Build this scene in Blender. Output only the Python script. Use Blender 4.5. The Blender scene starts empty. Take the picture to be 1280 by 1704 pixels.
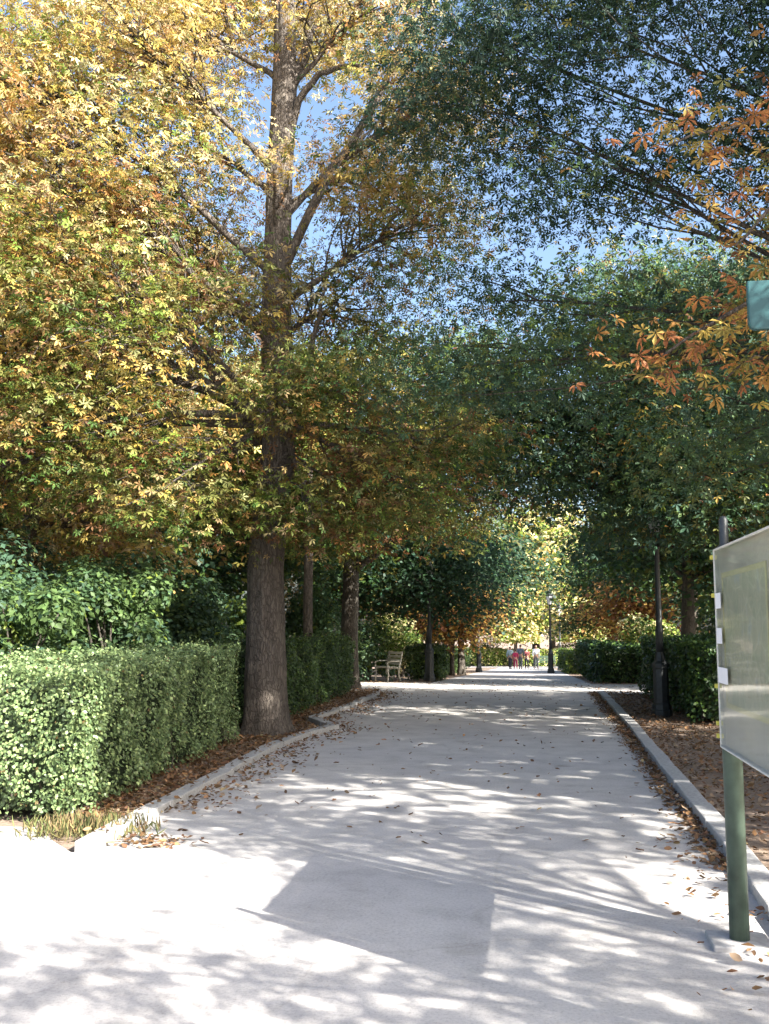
import bpy, bmesh, math, random
import numpy as np
from mathutils import Vector, Matrix

SC = bpy.context.scene
COL = SC.collection
RNG = np.random.default_rng(7)
random.seed(7)

# ------------------------------------------------------------------ camera, sky, sun, exposure
cam = bpy.data.cameras.new('camera')
cam.sensor_fit = 'VERTICAL'; cam.sensor_height = 36.0; cam.lens = 34.86
cam.clip_start = 0.05; cam.clip_end = 1500
camo = bpy.data.objects.new('camera', cam); COL.objects.link(camo)
camo.location = (0, 0, 1.6)
camo.rotation_euler = (math.radians(96.67), 0, math.radians(8.39))
SC.camera = camo

SUN = Vector((1.25, -0.85, 1.0)).normalized()          # towards the sun
elev = math.asin(SUN.z)
world = bpy.data.worlds.new('World'); SC.world = world; world.use_nodes = True
wn = world.node_tree.nodes; wl = world.node_tree.links
bg = wn['Background']
sky = wn.new('ShaderNodeTexSky'); sky.sky_type = 'NISHITA'; sky.sun_disc = False
sky.sun_elevation = elev; sky.sun_rotation = math.atan2(SUN.x, SUN.y)
sky.air_density = 1.0; sky.dust_density = 4.0; sky.ozone_density = 2.5
wl.new(sky.outputs[0], bg.inputs[0]); bg.inputs[1].default_value = 0.085
sl = bpy.data.lights.new('sun', 'SUN'); sl.energy = 5.0; sl.angle = math.radians(0.53); sl.color = (1.0, 0.95, 0.87)
slo = bpy.data.objects.new('sun', sl); COL.objects.link(slo)
slo.rotation_euler = SUN.to_track_quat('Z', 'Y').to_euler(); slo.location = SUN * 40
SC.view_settings.view_transform = 'Standard'; SC.view_settings.look = 'None'
SC.view_settings.exposure = 2.27; SC.view_settings.gamma = 1.0
SC.view_settings.use_curve_mapping = False
SC.render.engine = 'CYCLES'
cy = SC.cycles
cy.max_bounces = 7; cy.diffuse_bounces = 4; cy.glossy_bounces = 3; cy.transmission_bounces = 4; cy.transparent_max_bounces = 8
cy.use_denoising = True
cy.caustics_reflective = False; cy.caustics_refractive = False

# ------------------------------------------------------------------ materials
def mat(name):
    m = bpy.data.materials.new(name); m.use_nodes = True
    nt = m.node_tree; b = nt.nodes['Principled BSDF']
    return m, nt, b
def node(nt, t, **kw):
    n = nt.nodes.new(t)
    for k, v in kw.items():
        if k.startswith('i_'): n.inputs[k[2:].replace('_', ' ')].default_value = v
        else: setattr(n, k, v)
    return n
def ramp(nt, fac, stops):
    r = nt.nodes.new('ShaderNodeValToRGB'); e = r.color_ramp.elements
    while len(e) < len(stops): e.new(0.5)
    for x, (p, c) in zip(e, stops): x.position = p; x.color = (*c, 1)
    nt.links.new(fac, r.inputs[0]); return r
def coords(nt, obj=False):
    if obj: return nt.nodes.new('ShaderNodeTexCoord').outputs['Object']
    return nt.nodes.new('ShaderNodeNewGeometry').outputs['Position']
def noise(nt, co, scale, detail=6, rough=0.6, vec_scale=None):
    n = nt.nodes.new('ShaderNodeTexNoise'); n.inputs['Scale'].default_value = scale
    n.inputs['Detail'].default_value = detail; n.inputs['Roughness'].default_value = rough
    if vec_scale:
        mp = nt.nodes.new('ShaderNodeMapping'); mp.inputs['Scale'].default_value = vec_scale
        nt.links.new(co, mp.inputs[0]); co = mp.outputs[0]
    nt.links.new(co, n.inputs['Vector']); return n
def bump(nt, b, h, strength, dist):
    bp = nt.nodes.new('ShaderNodeBump'); bp.inputs['Strength'].default_value = strength; bp.inputs['Distance'].default_value = dist
    nt.links.new(h, bp.inputs['Height']); nt.links.new(bp.outputs[0], b.inputs['Normal'])
def mixc(nt, fac, a, b, mode='MIX'):
    m = nt.nodes.new('ShaderNodeMix'); m.data_type = 'RGBA'; m.blend_type = mode
    for s, v in ((0, fac), (6, a), (7, b)):
        if hasattr(v, 'node'): nt.links.new(v, m.inputs[s])
        else: m.inputs[s].default_value = v if s == 0 else (*v, 1)
    return m.outputs[2]

def plain(name, c, rough=0.6, metal=0.0, var=0.15, scale=12, bmp=0.0):
    m, nt, b = mat(name)
    n = noise(nt, coords(nt, True), scale)
    lo = tuple(x * (1 - var) for x in c); hi = tuple(min(1, x * (1 + var)) for x in c)
    r = ramp(nt, n.outputs[0], [(0.3, lo), (0.7, hi)])
    nt.links.new(r.outputs[0], b.inputs['Base Color'])
    b.inputs['Roughness'].default_value = rough; b.inputs['Metallic'].default_value = metal
    if bmp: bump(nt, b, n.outputs[0], 0.5, bmp)
    return m

def leaf_mat(name, trans=0.4, rough=0.55):
    m, nt, b = mat(name)
    a = node(nt, 'ShaderNodeAttribute', attribute_name='tint')
    nt.links.new(a.outputs['Color'], b.inputs['Base Color'])
    b.inputs['Roughness'].default_value = rough
    b.inputs['Specular IOR Level'].default_value = 0.35
    t = nt.nodes.new('ShaderNodeBsdfTranslucent')
    g = nt.nodes.new('ShaderNodeGamma'); g.inputs[1].default_value = 0.9
    nt.links.new(a.outputs['Color'], g.inputs[0]); nt.links.new(g.outputs[0], t.inputs[0])
    mx = nt.nodes.new('ShaderNodeMixShader'); mx.inputs[0].default_value = trans
    nt.links.new(b.outputs[0], mx.inputs[1]); nt.links.new(t.outputs[0], mx.inputs[2])
    nt.links.new(mx.outputs[0], nt.nodes['Material Output'].inputs[0])
    return m
M = {}
M['leaf'] = leaf_mat('leaf', 0.42)
M['hedge_leaf'] = leaf_mat('hedge_leaf', 0.25, 0.36)
M['dead_leaf'] = leaf_mat('dead_leaf', 0.15, 0.8)

def bark(name, c0, c1, c2):
    m, nt, b = mat(name); co = coords(nt, True)
    n0 = noise(nt, co, 11, 8, 0.72, (1, 1, 0.3)); n2 = noise(nt, co, 3, 4)
    mp = nt.nodes.new('ShaderNodeMapping'); mp.inputs['Scale'].default_value = (1, 1, .28); nt.links.new(co, mp.inputs[0])
    wv = nt.nodes.new('ShaderNodeMix'); wv.data_type = 'VECTOR'; wv.inputs[0].default_value = .12; nt.links.new(mp.outputs[0], wv.inputs[4]); nt.links.new(n2.outputs['Color'], wv.inputs[5])
    vo = nt.nodes.new('ShaderNodeTexVoronoi'); vo.feature = 'DISTANCE_TO_EDGE'; vo.inputs['Scale'].default_value = 26; nt.links.new(wv.outputs[1], vo.inputs['Vector'])
    pl = nt.nodes.new('ShaderNodeMapRange'); pl.inputs[1].default_value = 0; pl.inputs[2].default_value = .16; nt.links.new(vo.outputs[0], pl.inputs[0])
    n1 = nt.nodes.new('ShaderNodeMix'); n1.data_type = 'FLOAT'; n1.inputs[0].default_value = .22; nt.links.new(n0.outputs[0], n1.inputs[2]); nt.links.new(pl.outputs[0], n1.inputs[3])
    r = ramp(nt, n1.outputs[0], [(0.28, c0), (0.55, c1), (0.8, c2)])
    o = mixc(nt, n2.outputs[0], (0.8, 0.85, 0.8), (1.15, 1.1, 1.05))
    c = mixc(nt, 1.0, r.outputs[0], o, 'MULTIPLY')
    nt.links.new(c, b.inputs['Base Color']); b.inputs['Roughness'].default_value = 0.9
    bump(nt, b, n1.outputs[0], 1.0, 0.06)
    return m
M['bark'] = bark('bark', (0.042, 0.034, 0.029), (0.10, 0.082, 0.071), (0.20, 0.17, 0.146))
M['bark_dark'] = bark('bark_dark', (0.03, 0.026, 0.022), (0.07, 0.06, 0.05), (0.13, 0.11, 0.09))

def path_mat():
    m, nt, b = mat('path'); co = coords(nt)
    big = noise(nt, co, 0.35, 5); mid = noise(nt, co, 2.2, 6, 0.65); fine = noise(nt, co, 55, 4, 0.7); grit = noise(nt, co, 240, 2, 0.6)
    r = ramp(nt, mid.outputs[0], [(0.28, (0.375, 0.36, 0.345)), (0.52, (0.485, 0.465, 0.445)), (0.75, (0.54, 0.52, 0.495))])
    r2 = ramp(nt, big.outputs[0], [(0.3, (0.86, 0.86, 0.88)), (0.7, (1.06, 1.05, 1.02))])
    c = mixc(nt, 1.0, r.outputs[0], r2.outputs[0], 'MULTIPLY')
    rf = ramp(nt, fine.outputs[0], [(0.3, (0.62, 0.61, 0.60)), (0.5, (1.0, 1.0, 1.0)), (0.7, (1.14, 1.13, 1.12))])
    c = mixc(nt, 0.7, c, rf.outputs[0], 'MULTIPLY')
    # scattered dark stains
    st = noise(nt, co, 1.3, 3, 0.5); rs = ramp(nt, st.outputs[0], [(0.66, (1, 1, 1)), (0.74, (0.72, 0.7, 0.66))])
    c = mixc(nt, 1.0, c, rs.outputs[0], 'MULTIPLY')
    # hairline cracks
    v = nt.nodes.new('ShaderNodeTexVoronoi'); v.feature = 'DISTANCE_TO_EDGE'; v.inputs['Scale'].default_value = 0.42
    w = noise(nt, co, 1.6, 5); mp = nt.nodes.new('ShaderNodeMix'); mp.data_type = 'VECTOR'; mp.inputs[0].default_value = 0.25
    nt.links.new(co, mp.inputs[4]); nt.links.new(w.outputs['Color'], mp.inputs[5]); nt.links.new(mp.outputs[1], v.inputs['Vector'])
    rv = ramp(nt, v.outputs[0], [(0.0, (0.62, 0.6, 0.58)), (0.006, (1, 1, 1))])
    c = mixc(nt, 0.3, c, rv.outputs[0], 'MULTIPLY')
    nt.links.new(c, b.inputs['Base Color']); b.inputs['Roughness'].default_value = 0.92
    mx = nt.nodes.new('ShaderNodeMath'); mx.operation = 'ADD'; nt.links.new(fine.outputs[0], mx.inputs[0]); nt.links.new(grit.outputs[0], mx.inputs[1])
    bump(nt, b, mx.outputs[0], 0.5, 0.006)
    return m
M['path'] = path_mat()
def soil_mat():
    m, nt, b = mat('soil'); co = coords(nt)
    a = noise(nt, co, 1.4, 6); f = noise(nt, co, 22, 6, 0.7)
    r = ramp(nt, f.outputs[0], [(0.25, (0.13, 0.095, 0.07)), (0.5, (0.25, 0.19, 0.145)), (0.75, (0.38, 0.30, 0.235))])
    r2 = ramp(nt, a.outputs[0], [(0.3, (0.75, 0.72, 0.7)), (0.7, (1.1, 1.06, 1.0))])
    c = mixc(nt, 1.0, r.outputs[0], r2.outputs[0], 'MULTIPLY')
    nt.links.new(c, b.inputs['Base Color']); b.inputs['Roughness'].default_value = 0.95
    bump(nt, b, f.outputs[0], 0.8, 0.03)
    return m
M['soil'] = soil_mat()
M['granite'] = plain('granite', (0.35, 0.345, 0.335), 0.85, 0, 0.3, 35, 0.004)
M['concrete'] = plain('concrete', (0.36, 0.35, 0.34), 0.9, 0, 0.2, 25, 0.004)
M['iron'] = plain('iron', (0.035, 0.04, 0.042), 0.45, 0.3, 0.3, 20, 0.001)
M['green_paint'] = plain('green_paint', (0.062, 0.092, 0.07), 0.45, 0.0, 0.25, 14, 0.0005)
M['teal_paint'] = plain('teal_paint', (0.016, 0.07, 0.075), 0.35, 0.0, 0.1, 8)
M['yellow_paint'] = plain('yellow_paint', (0.55, 0.5, 0.08), 0.5)
M['patch_white'] = plain('patch_white', (0.78, 0.78, 0.82), 0.5, 0, 0.04)  # white of the light patches painted on the notice board
M['panel_grey'] = plain('panel_grey', (0.55, 0.54, 0.50), 0.5)
M['pale_stone'] = plain('pale_stone', (0.50, 0.48, 0.42), 0.8, 0, 0.2, 18, 0.003)
M['dark_green_wood'] = plain('dark_green_wood', (0.03, 0.06, 0.035), 0.6)
M['hedge_core'] = plain('hedge_core', (0.02, 0.035, 0.014), 0.95, 0, 0.5, 30, 0.03)
M['lamp_glass'] = plain('lamp_glass', (0.72, 0.74, 0.74), 0.25, 0, 0.03)

def glass_mat():
    m, nt, b = mat('board_glass'); nt.nodes.remove(b)
    t = nt.nodes.new('ShaderNodeBsdfTransparent'); t.inputs[0].default_value = (0.92, 0.94, 0.93, 1)
    g = nt.nodes.new('ShaderNodeBsdfGlossy'); g.inputs['Roughness'].default_value = 0.045; g.inputs[0].default_value = (0.95, 0.95, 0.95, 1)
    n = noise(nt, coords(nt, True), 7, 3); bp = nt.nodes.new('ShaderNodeBump'); bp.inputs['Strength'].default_value = 0.06; bp.inputs['Distance'].default_value = 0.01
    nt.links.new(n.outputs[0], bp.inputs['Height']); nt.links.new(bp.outputs[0], g.inputs['Normal'])
    f = nt.nodes.new('ShaderNodeFresnel'); f.inputs[0].default_value = 1.55
    mx = nt.nodes.new('ShaderNodeMixShader')
    ge = nt.nodes.new('ShaderNodeNewGeometry'); sb = nt.nodes.new('ShaderNodeMath'); sb.operation = 'SUBTRACT'; sb.inputs[0].default_value = 1.0
    ml = nt.nodes.new('ShaderNodeMath'); ml.operation = 'MULTIPLY'                     # only the outer face of the pane reflects
    nt.links.new(ge.outputs['Backfacing'], sb.inputs[1]); nt.links.new(f.outputs[0], ml.inputs[0]); nt.links.new(sb.outputs[0], ml.inputs[1])
    nt.links.new(ml.outputs[0], mx.inputs[0]); nt.links.new(t.outputs[0], mx.inputs[1]); nt.links.new(g.outputs[0], mx.inputs[2])
    nt.links.new(mx.outputs[0], nt.nodes['Material Output'].inputs[0]); return m
M['board_glass'] = glass_mat()
def map_mat():
    m, nt, b = mat('park_map'); co = coords(nt, True)
    n = noise(nt, co, 5, 4); v = nt.nodes.new('ShaderNodeTexVoronoi'); v.feature = 'DISTANCE_TO_EDGE'; v.inputs['Scale'].default_value = 9
    nt.links.new(co, v.inputs['Vector'])
    r = ramp(nt, n.outputs[0], [(0.35, (0.42, 0.43, 0.33)), (0.55, (0.52, 0.49, 0.38)), (0.68, (0.44, 0.46, 0.44))])
    rv = ramp(nt, v.outputs[0], [(0.0, (0.16, 0.15, 0.11)), (0.03, (0.14, 0.13, 0.10)), (0.06, (0, 0, 0))])
    c = mixc(nt, 0.5, r.outputs[0], rv.outputs[0], 'ADD')
    nt.links.new(c, b.inputs['Base Color']); b.inputs['Roughness'].default_value = 0.7; return m
M['park_map'] = map_mat()
def opal_mat():
    m, nt, b = mat('opal_sheet'); n = noise(nt, coords(nt, True), 4, 4)
    r = ramp(nt, n.outputs[0], [(.3, (.52, .50, .46)), (.7, (.62, .60, .555))]); nt.links.new(r.outputs[0], b.inputs['Base Color']); b.inputs['Roughness'].default_value = .5
    t = nt.nodes.new('ShaderNodeBsdfTranslucent'); nt.links.new(r.outputs[0], t.inputs[0])
    mx = nt.nodes.new('ShaderNodeMixShader'); mx.inputs[0].default_value = .25
    nt.links.new(b.outputs[0], mx.inputs[1]); nt.links.new(t.outputs[0], mx.inputs[2]); nt.links.new(mx.outputs[0], nt.nodes['Material Output'].inputs[0]); return m
M['opal_sheet'] = opal_mat()
M['map_border'] = plain('map_border', (0.62, 0.57, 0.36), 0.7, 0, 0.05)
for n_, c_ in dict(skin=(0.45, 0.27, 0.19), hair=(0.02, 0.014, 0.01), white_cloth=(0.72, 0.75, 0.8), grey_cloth=(0.12, 0.13, 0.14), slate_cloth=(0.10, 0.13, 0.17),
                   red_cloth=(0.42, 0.03, 0.09), dark_cloth=(0.035, 0.035, 0.045), maroon_cloth=(0.15, 0.04, 0.04), pale_cloth=(0.32, 0.42, 0.42), shoe=(0.03, 0.025, 0.02)).items():
    M[n_] = plain(n_, c_, 0.85, 0, 0.12, 20)

# ------------------------------------------------------------------ mesh helpers
def gz(y):
    """height of the park ground: level, then falling gently away beyond the cross path"""
    y = np.asarray(y, float)
    t = np.clip((y - 24) / 8, 0, 1)
    s = np.where(y < 32, 0.03 * 4 * t * t, 0.12 + 0.03 * (y - 32))
    return -np.minimum(s, 2.7)
def gzf(y): return float(gz(y))

class MB:
    def __init__(s): s.v = []; s.f = []; s.n = 0; s.c = []
    def add(s, v, f, c=None):
        v = np.asarray(v, float).reshape(-1, 3)
        s.v.append(v); s.f += [tuple(i + s.n for i in q) for q in f]; s.n += len(v)
        return s
    def box(s, lo, hi, rz=0, at=(0, 0, 0)):
        (a, b, c), (d, e, g) = lo, hi
        v = np.array([(x, y, z) for z in (c, g) for x, y in ((a, b), (d, b), (d, e), (a, e))], float)
        if rz:
            cs, sn = math.cos(rz), math.sin(rz); v = np.c_[v[:, 0] * cs - v[:, 1] * sn, v[:, 0] * sn + v[:, 1] * cs, v[:, 2]]
        return s.add(v + np.array(at), [(3, 2, 1, 0), (4, 5, 6, 7), (0, 1, 5, 4), (1, 2, 6, 5), (2, 3, 7, 6), (3, 0, 4, 7)])
    def lathe(s, prof, seg=16, at=(0, 0, 0)):
        a = np.linspace(0, 2 * math.pi, seg, endpoint=False); v = []; f = []
        for r, z in prof: v.append(np.c_[r * np.cos(a), r * np.sin(a), np.full(seg, z)])
        for i in range(len(prof) - 1):
            for j in range(seg):
                k = (j + 1) % seg; f.append((i * seg + j, i * seg + k, (i + 1) * seg + k, (i + 1) * seg + j))
        f.append(tuple(range(seg))[::-1]); f.append(tuple(range((len(prof) - 1) * seg, len(prof) * seg)))
        return s.add(np.vstack(v) + np.array(at), f)
    def tube(s, pts, rad, seg=6, mod=None):
        pts = np.asarray(pts, float); n = len(pts); t = np.gradient(pts, axis=0)
        t /= np.linalg.norm(t, axis=1)[:, None] + 1e-9
        ref = np.array([1.0, 0, 0]) if abs(t[0][0]) < 0.8 else np.array([0, 1.0, 0])
        a = np.linspace(0, 2 * math.pi, seg, endpoint=False); v = []; f = []
        for i in range(n):
            u = np.cross(t[i], ref); u /= np.linalg.norm(u) + 1e-9; w = np.cross(t[i], u); ref = np.cross(u, t[i]) if False else ref
            r = rad[i] * (mod(i, a) if mod else 1.0)
            v.append(pts[i] + (np.cos(a) * r)[:, None] * u + (np.sin(a) * r)[:, None] * w)
        for i in range(n - 1):
            for j in range(seg):
                k = (j + 1) % seg; f.append((i * seg + j, i * seg + k, (i + 1) * seg + k, (i + 1) * seg + j))
        f.append(tuple(range((n - 1) * seg, n * seg)))
        return s.add(np.vstack(v), f)
    def build(s, name, m, parent=None, smooth=False, bevel=0):
        me = bpy.data.meshes.new(name)
        me.from_pydata(np.vstack(s.v).tolist(), [], s.f)
        if bevel or True:
            bm = bmesh.new(); bm.from_mesh(me); bmesh.ops.recalc_face_normals(bm, faces=bm.faces)
            if bevel: bmesh.ops.bevel(bm, geom=[e for e in bm.edges if e.is_manifold and e.calc_face_angle(0) > 0.6], offset=bevel, segments=2, affect='EDGES', profile=0.6)
            bm.to_mesh(me); bm.free()
        if smooth: me.polygons.foreach_set('use_smooth', np.ones(len(me.polygons), bool))
        return link(name, me, m, parent)
def link(name, me, m, parent=None):
    o = bpy.data.objects.new(name, me); COL.objects.link(o)
    if m is not None: me.materials.append(M[m] if isinstance(m, str) else m)
    if parent is not None: o.parent = parent
    return o
def tag(o, label=None, cat=None, group=None, kind=None):
    if label: o['label'] = label
    if cat: o['category'] = cat
    if group: o['group'] = group
    if kind: o['kind'] = kind
    return o
def thing(name, loc, label, cat, group=None, rz=0):
    o = bpy.data.objects.new(name, None); COL.objects.link(o); o.location = loc; o.rotation_euler.z = rz
    o.empty_display_size = 0.3
    return tag(o, label, cat, group)
def copy_tree(o, loc, rz=0, scale=1.0, label=None, group=None):
    c = o.copy(); COL.objects.link(c); c.location = loc; c.rotation_euler.z = rz; c.scale = (scale,) * 3
    if label: c['label'] = label
    if group: c['group'] = group
    for ch in list(o.children):
        d = ch.copy(); COL.objects.link(d); d.parent = c
        for g in list(ch.children):
            e = g.copy(); COL.objects.link(e); e.parent = d
    return c

# ---- leaf templates: vertices and triangles, unit length along +y
def t_simple(w=0.3):
    return (np.array([(0, 0, 0), (-w, .5, .07), (w, .5, .07), (0, 1, -.06)], float), np.array([(0, 2, 3), (0, 3, 1)]))
def t_palm(n=5, spread=105, w=.17, fine=False):
    V = []; T = []
    for i in range(n):
        a = math.radians(-spread + 2 * spread * i / (n - 1)); L = 1.0 - 0.38 * abs(a) / math.radians(spread)
        if fine: loc = [(0, .06, 0), (-w * .45 * L, .38 * L, .03), (w * .45 * L, .38 * L, .03), (-w * L, .68 * L, 0.0), (w * L, .68 * L, 0.0), (0, L, -.2 * L), (0, .66 * L, -.06)]
        else: loc = [(0, .05, 0), (-w * L, .66 * L, -.02), (w * L, .66 * L, -.02), (0, L, -.2 * L)]
        b = len(V)
        for x, y, z in loc: V.append((x * math.cos(a) + y * math.sin(a), -x * math.sin(a) + y * math.cos(a), z))
        if fine: T += [(b, b + 2, b + 6), (b, b + 6, b + 1), (b + 2, b + 4, b + 6), (b + 1, b + 6, b + 3), (b + 6, b + 4, b + 5), (b + 6, b + 5, b + 3)]
        else: T += [(b, b + 2, b + 3), (b, b + 3, b + 1)]
    return np.array(V, float), np.array(T)
def t_fallen():
    V = [(0, 0, 0), (-.2, .22, .05), (.24, .3, .09), (-.3, .55, .12), (.26, .62, .05), (-.13, .86, .03), (.05, 1.0, .1), (0, .45, -.02)]
    return np.array(V, float), np.array([(7, 0, 2), (7, 2, 4), (7, 4, 6), (7, 6, 5), (7, 5, 3), (7, 3, 1), (7, 1, 0)])
TPL = {'fallen': t_fallen(), 'simple': t_simple(), 'wide': t_simple(.42), 'palm': t_palm(5), 'palm3': t_palm(3, 62, .2), 'palm7': t_palm(7, 125, .15, True), 'grass': t_simple(.03)}

def unit(v): return v / (np.linalg.norm(v, axis=-1, keepdims=True) + 1e-9)
def leaf_mesh(name, P, N, H, S, C, tpl, m, parent=None):
    """one mesh of many leaves: place, normal, heading, size and colour of each"""
    V, T = TPL[tpl]; n = len(P); k = len(V)
    N = unit(N); H = unit(H - (H * N).sum(1, keepdims=True) * N); X = np.cross(H, N)
    W = P[:, None] + S[:, None, None] * (V[None, :, 0:1] * X[:, None] + V[None, :, 1:2] * H[:, None] + V[None, :, 2:3] * N[:, None])
    W = W.reshape(-1, 3).astype(np.float32)
    F = (T[None] + (np.arange(n) * k)[:, None, None]).reshape(-1, 3).astype(np.int32)
    me = bpy.data.meshes.new(name); nf = len(F)
    me.vertices.add(len(W)); me.vertices.foreach_set('co', W.ravel())
    me.loops.add(nf * 3); me.loops.foreach_set('vertex_index', F.ravel())
    me.polygons.add(nf); me.polygons.foreach_set('loop_start', np.arange(0, nf * 3, 3, dtype=np.int32))
    me.update(calc_edges=True)
    at = me.color_attributes.new('tint', 'FLOAT_COLOR', 'POINT')
    at.data.foreach_set('color', np.repeat(np.c_[C, np.ones(n)], k, axis=0).astype(np.float32).ravel())
    o = link(name, me, m, parent); o['kind'] = 'stuff'
    return o

YEL = (0.56, 0.43, 0.13); GOLD = (0.42, 0.29, 0.07); ORA = (0.29, 0.145, 0.04); RUST = (0.17, 0.075, 0.03); OLI = (0.15, 0.15, 0.035)
LIME = (0.17, 0.23, 0.04); GRN = (0.065, 0.115, 0.025); DGR = (0.036, 0.075, 0.028); BGR = (0.04, 0.085, 0.05); BRN = (0.14, 0.08, 0.035); PALE = (0.56, 0.49, 0.25)
def pick(pal, n, rng):
    cols = np.array([c for c, w in pal]); w = np.array([w for c, w in pal], float); w /= w.sum()
    return cols[rng.choice(len(cols), n, p=w)]

def bez(a, b, c, n):
    t = np.linspace(0, 1, n)[:, None]; return (1 - t) ** 2 * a + 2 * t * (1 - t) * b + t * t * c

def tree(name, loc, label, cat, blobs, trunk, pal, clumps=900, per=36, size=0.16, tpl='palm', clump_r=0.45, seed=1, barkm='bark', group=None,
         limbs=(), pal2=None, split=None, detail=False, flat=0.4, tilt=0.55, shell=2.4, twig=True, tstep=2, limb_r=1.0):
    """trunk: list of (x,y,z,r); blobs: (x,y,z,rx,ry,rz) ellipsoids of the crown, all relative to loc"""
    rng = np.random.default_rng(seed)
    root = thing(name, loc, label, cat, group)
    tp = np.array(trunk, float)
    # trunk, finely ringed
    n = 46 if detail else 12
    s = np.linspace(0, len(tp) - 1, n); pts = np.stack([np.interp(s, range(len(tp)), tp[:, i]) for i in range(4)], 1)
    seg = 40 if detail else 10
    ph = rng.uniform(0, 6.28, 9)
    def mod(i, a):
        z = pts[i, 2]
        fl = 0.42 * math.exp(-max(z, 0) / 0.17)
        m_ = 1 + fl * (0.55 + 0.45 * np.sin(4 * a + ph[0])) + 0.05 * np.sin(3 * a + ph[1] + z * .5) + 0.04 * np.sin(2 * a + ph[6] + z * 1.3) + 0.06 * math.sin(z * 2.1 + ph[7]) * np.sin(a + ph[8])
        if detail:
            m_ = m_ + 0.035 * np.sin(9 * a + ph[2] + 1.4 * math.sin(z * 1.7 + ph[3])) + 0.028 * np.sin(15 * a + ph[4] + 2 * math.sin(z * 2.6 + ph[5])) + rng.normal(0, 0.014, len(a))
        return m_
    mb = MB(); mb.tube(pts[:, :3], pts[:, 3], seg, mod); mb.build('trunk', barkm, root, True)
    tw = MB(); ctr = []; 
    paths = []
    vol = np.array([b[3] * b[4] * b[5] for b in blobs]) ** 0.75; cnt = np.maximum(3, (clumps * vol / vol.sum()).astype(int))
    for b, k in zip(blobs, cnt):
        c = np.array(b[:3]); r = np.array(b[3:6])
        hd = math.hypot(c[0] - tp[-1, 0] * .5, c[1] - tp[-1, 1] * .5)
        z0 = float(np.clip(c[2] - 0.75 * hd, tp[0, 2] + 0.35 * tp[-1, 2], tp[-1, 2]))
        st = np.array([np.interp(z0, tp[:, 2], tp[:, i]) for i in range(3)]); rr = np.interp(z0, tp[:, 2], tp[:, 3])
        midp = (st + c) / 2 + np.array([0, 0, 0.12 * hd]) + rng.normal(0, 0.12, 3) * min(1, hd / 3)
        lp = bez(st, midp, c + np.array([0, 0, -.1 * r[2]]), 9); lp[1:-1] += rng.normal(0, 0.03, (7, 3)) * min(1, hd / 2)
        lr = np.linspace(min(rr * .5, 0.05 + 0.022 * hd * 1.6) * limb_r, 0.02 * limb_r, 9)
        if hd > 0.4: mb = MB(); mb.tube(lp, lr, 7); mb.build('limb', barkm, root, True)
        d = unit(rng.normal(size=(k, 3))); q = c + d * r * (rng.uniform(0.02, 1, (k, 1)) ** (1 / shell))
        paths.append((lp, q))
        if twig:
            for j in range(0, k, 1 if False else (2 if detail else tstep)):
                a = lp[rng.integers(3, 9)]; e = q[j]; m_ = (a + e) / 2 + np.array([0, 0, .12]) + rng.normal(0, .08 + .12 * np.linalg.norm(e - a), 3)
                tw.tube(bez(a, m_, e, 5), np.linspace(.016, .005, 5) if not detail else np.linspace(.022, .006, 5), 3)
        ctr.append(q)
    for L in limbs:
        lp = np.array([p[:3] for p in L]); lr = [p[3] for p in L]
        ss = np.linspace(0, len(L) - 1, 14); lp2 = np.stack([np.interp(ss, range(len(L)), lp[:, i]) for i in range(3)], 1); lp2[1:-1] += rng.normal(0, .015, (12, 3))
        mb = MB(); mb.tube(lp2, np.interp(ss, range(len(L)), lr), 9); mb.build('limb', barkm, root, True)
    if twig: o = tw.build('twigs', barkm, root, True); o['kind'] = 'stuff'
    Q = np.vstack(ctr); nq = len(Q)
    base = pick(pal, nq, rng)
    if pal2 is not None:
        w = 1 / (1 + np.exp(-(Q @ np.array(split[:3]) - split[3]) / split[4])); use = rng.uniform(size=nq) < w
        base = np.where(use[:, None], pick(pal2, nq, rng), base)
    kk = rng.poisson(per, nq); idx = np.repeat(np.arange(nq), kk); n = len(idx)
    off = rng.normal(size=(n, 3)) * np.array([clump_r, clump_r, clump_r * flat])
    P = Q[idx] + off; P[:, 2] -= 0.25 * (np.hypot(off[:, 0], off[:, 1]) / clump_r) ** 2 * clump_r * .3
    N = np.array([0, 0, 1.0]) + rng.normal(size=(n, 3)) * tilt + 0.35 * off / clump_r * np.array([1, 1, 0])
    H = off * np.array([1, 1, .2]) / clump_r + rng.normal(size=(n, 3)) * .6 + np.array([0, 0, -.35])
    alt = pick(pal, n, rng); C = np.where(rng.uniform(size=(n, 1)) < .3, alt if pal2 is None else base[rng.permutation(nq)[idx % nq]] * .5 + base[idx] * .5, base[idx])
    C = np.clip(C * rng.lognormal(0, .22, (n, 1)) * rng.lognormal(0, .07, (n, 3)), .004, .8)
    keep = P[:, 2] + loc[2] > 0.25
    S = size * rng.uniform(.6, 1.25, n)
    leaf_mesh('crown', P[keep], N[keep], H[keep], S[keep], C[keep], tpl, 'leaf', root)
    return root

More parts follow.
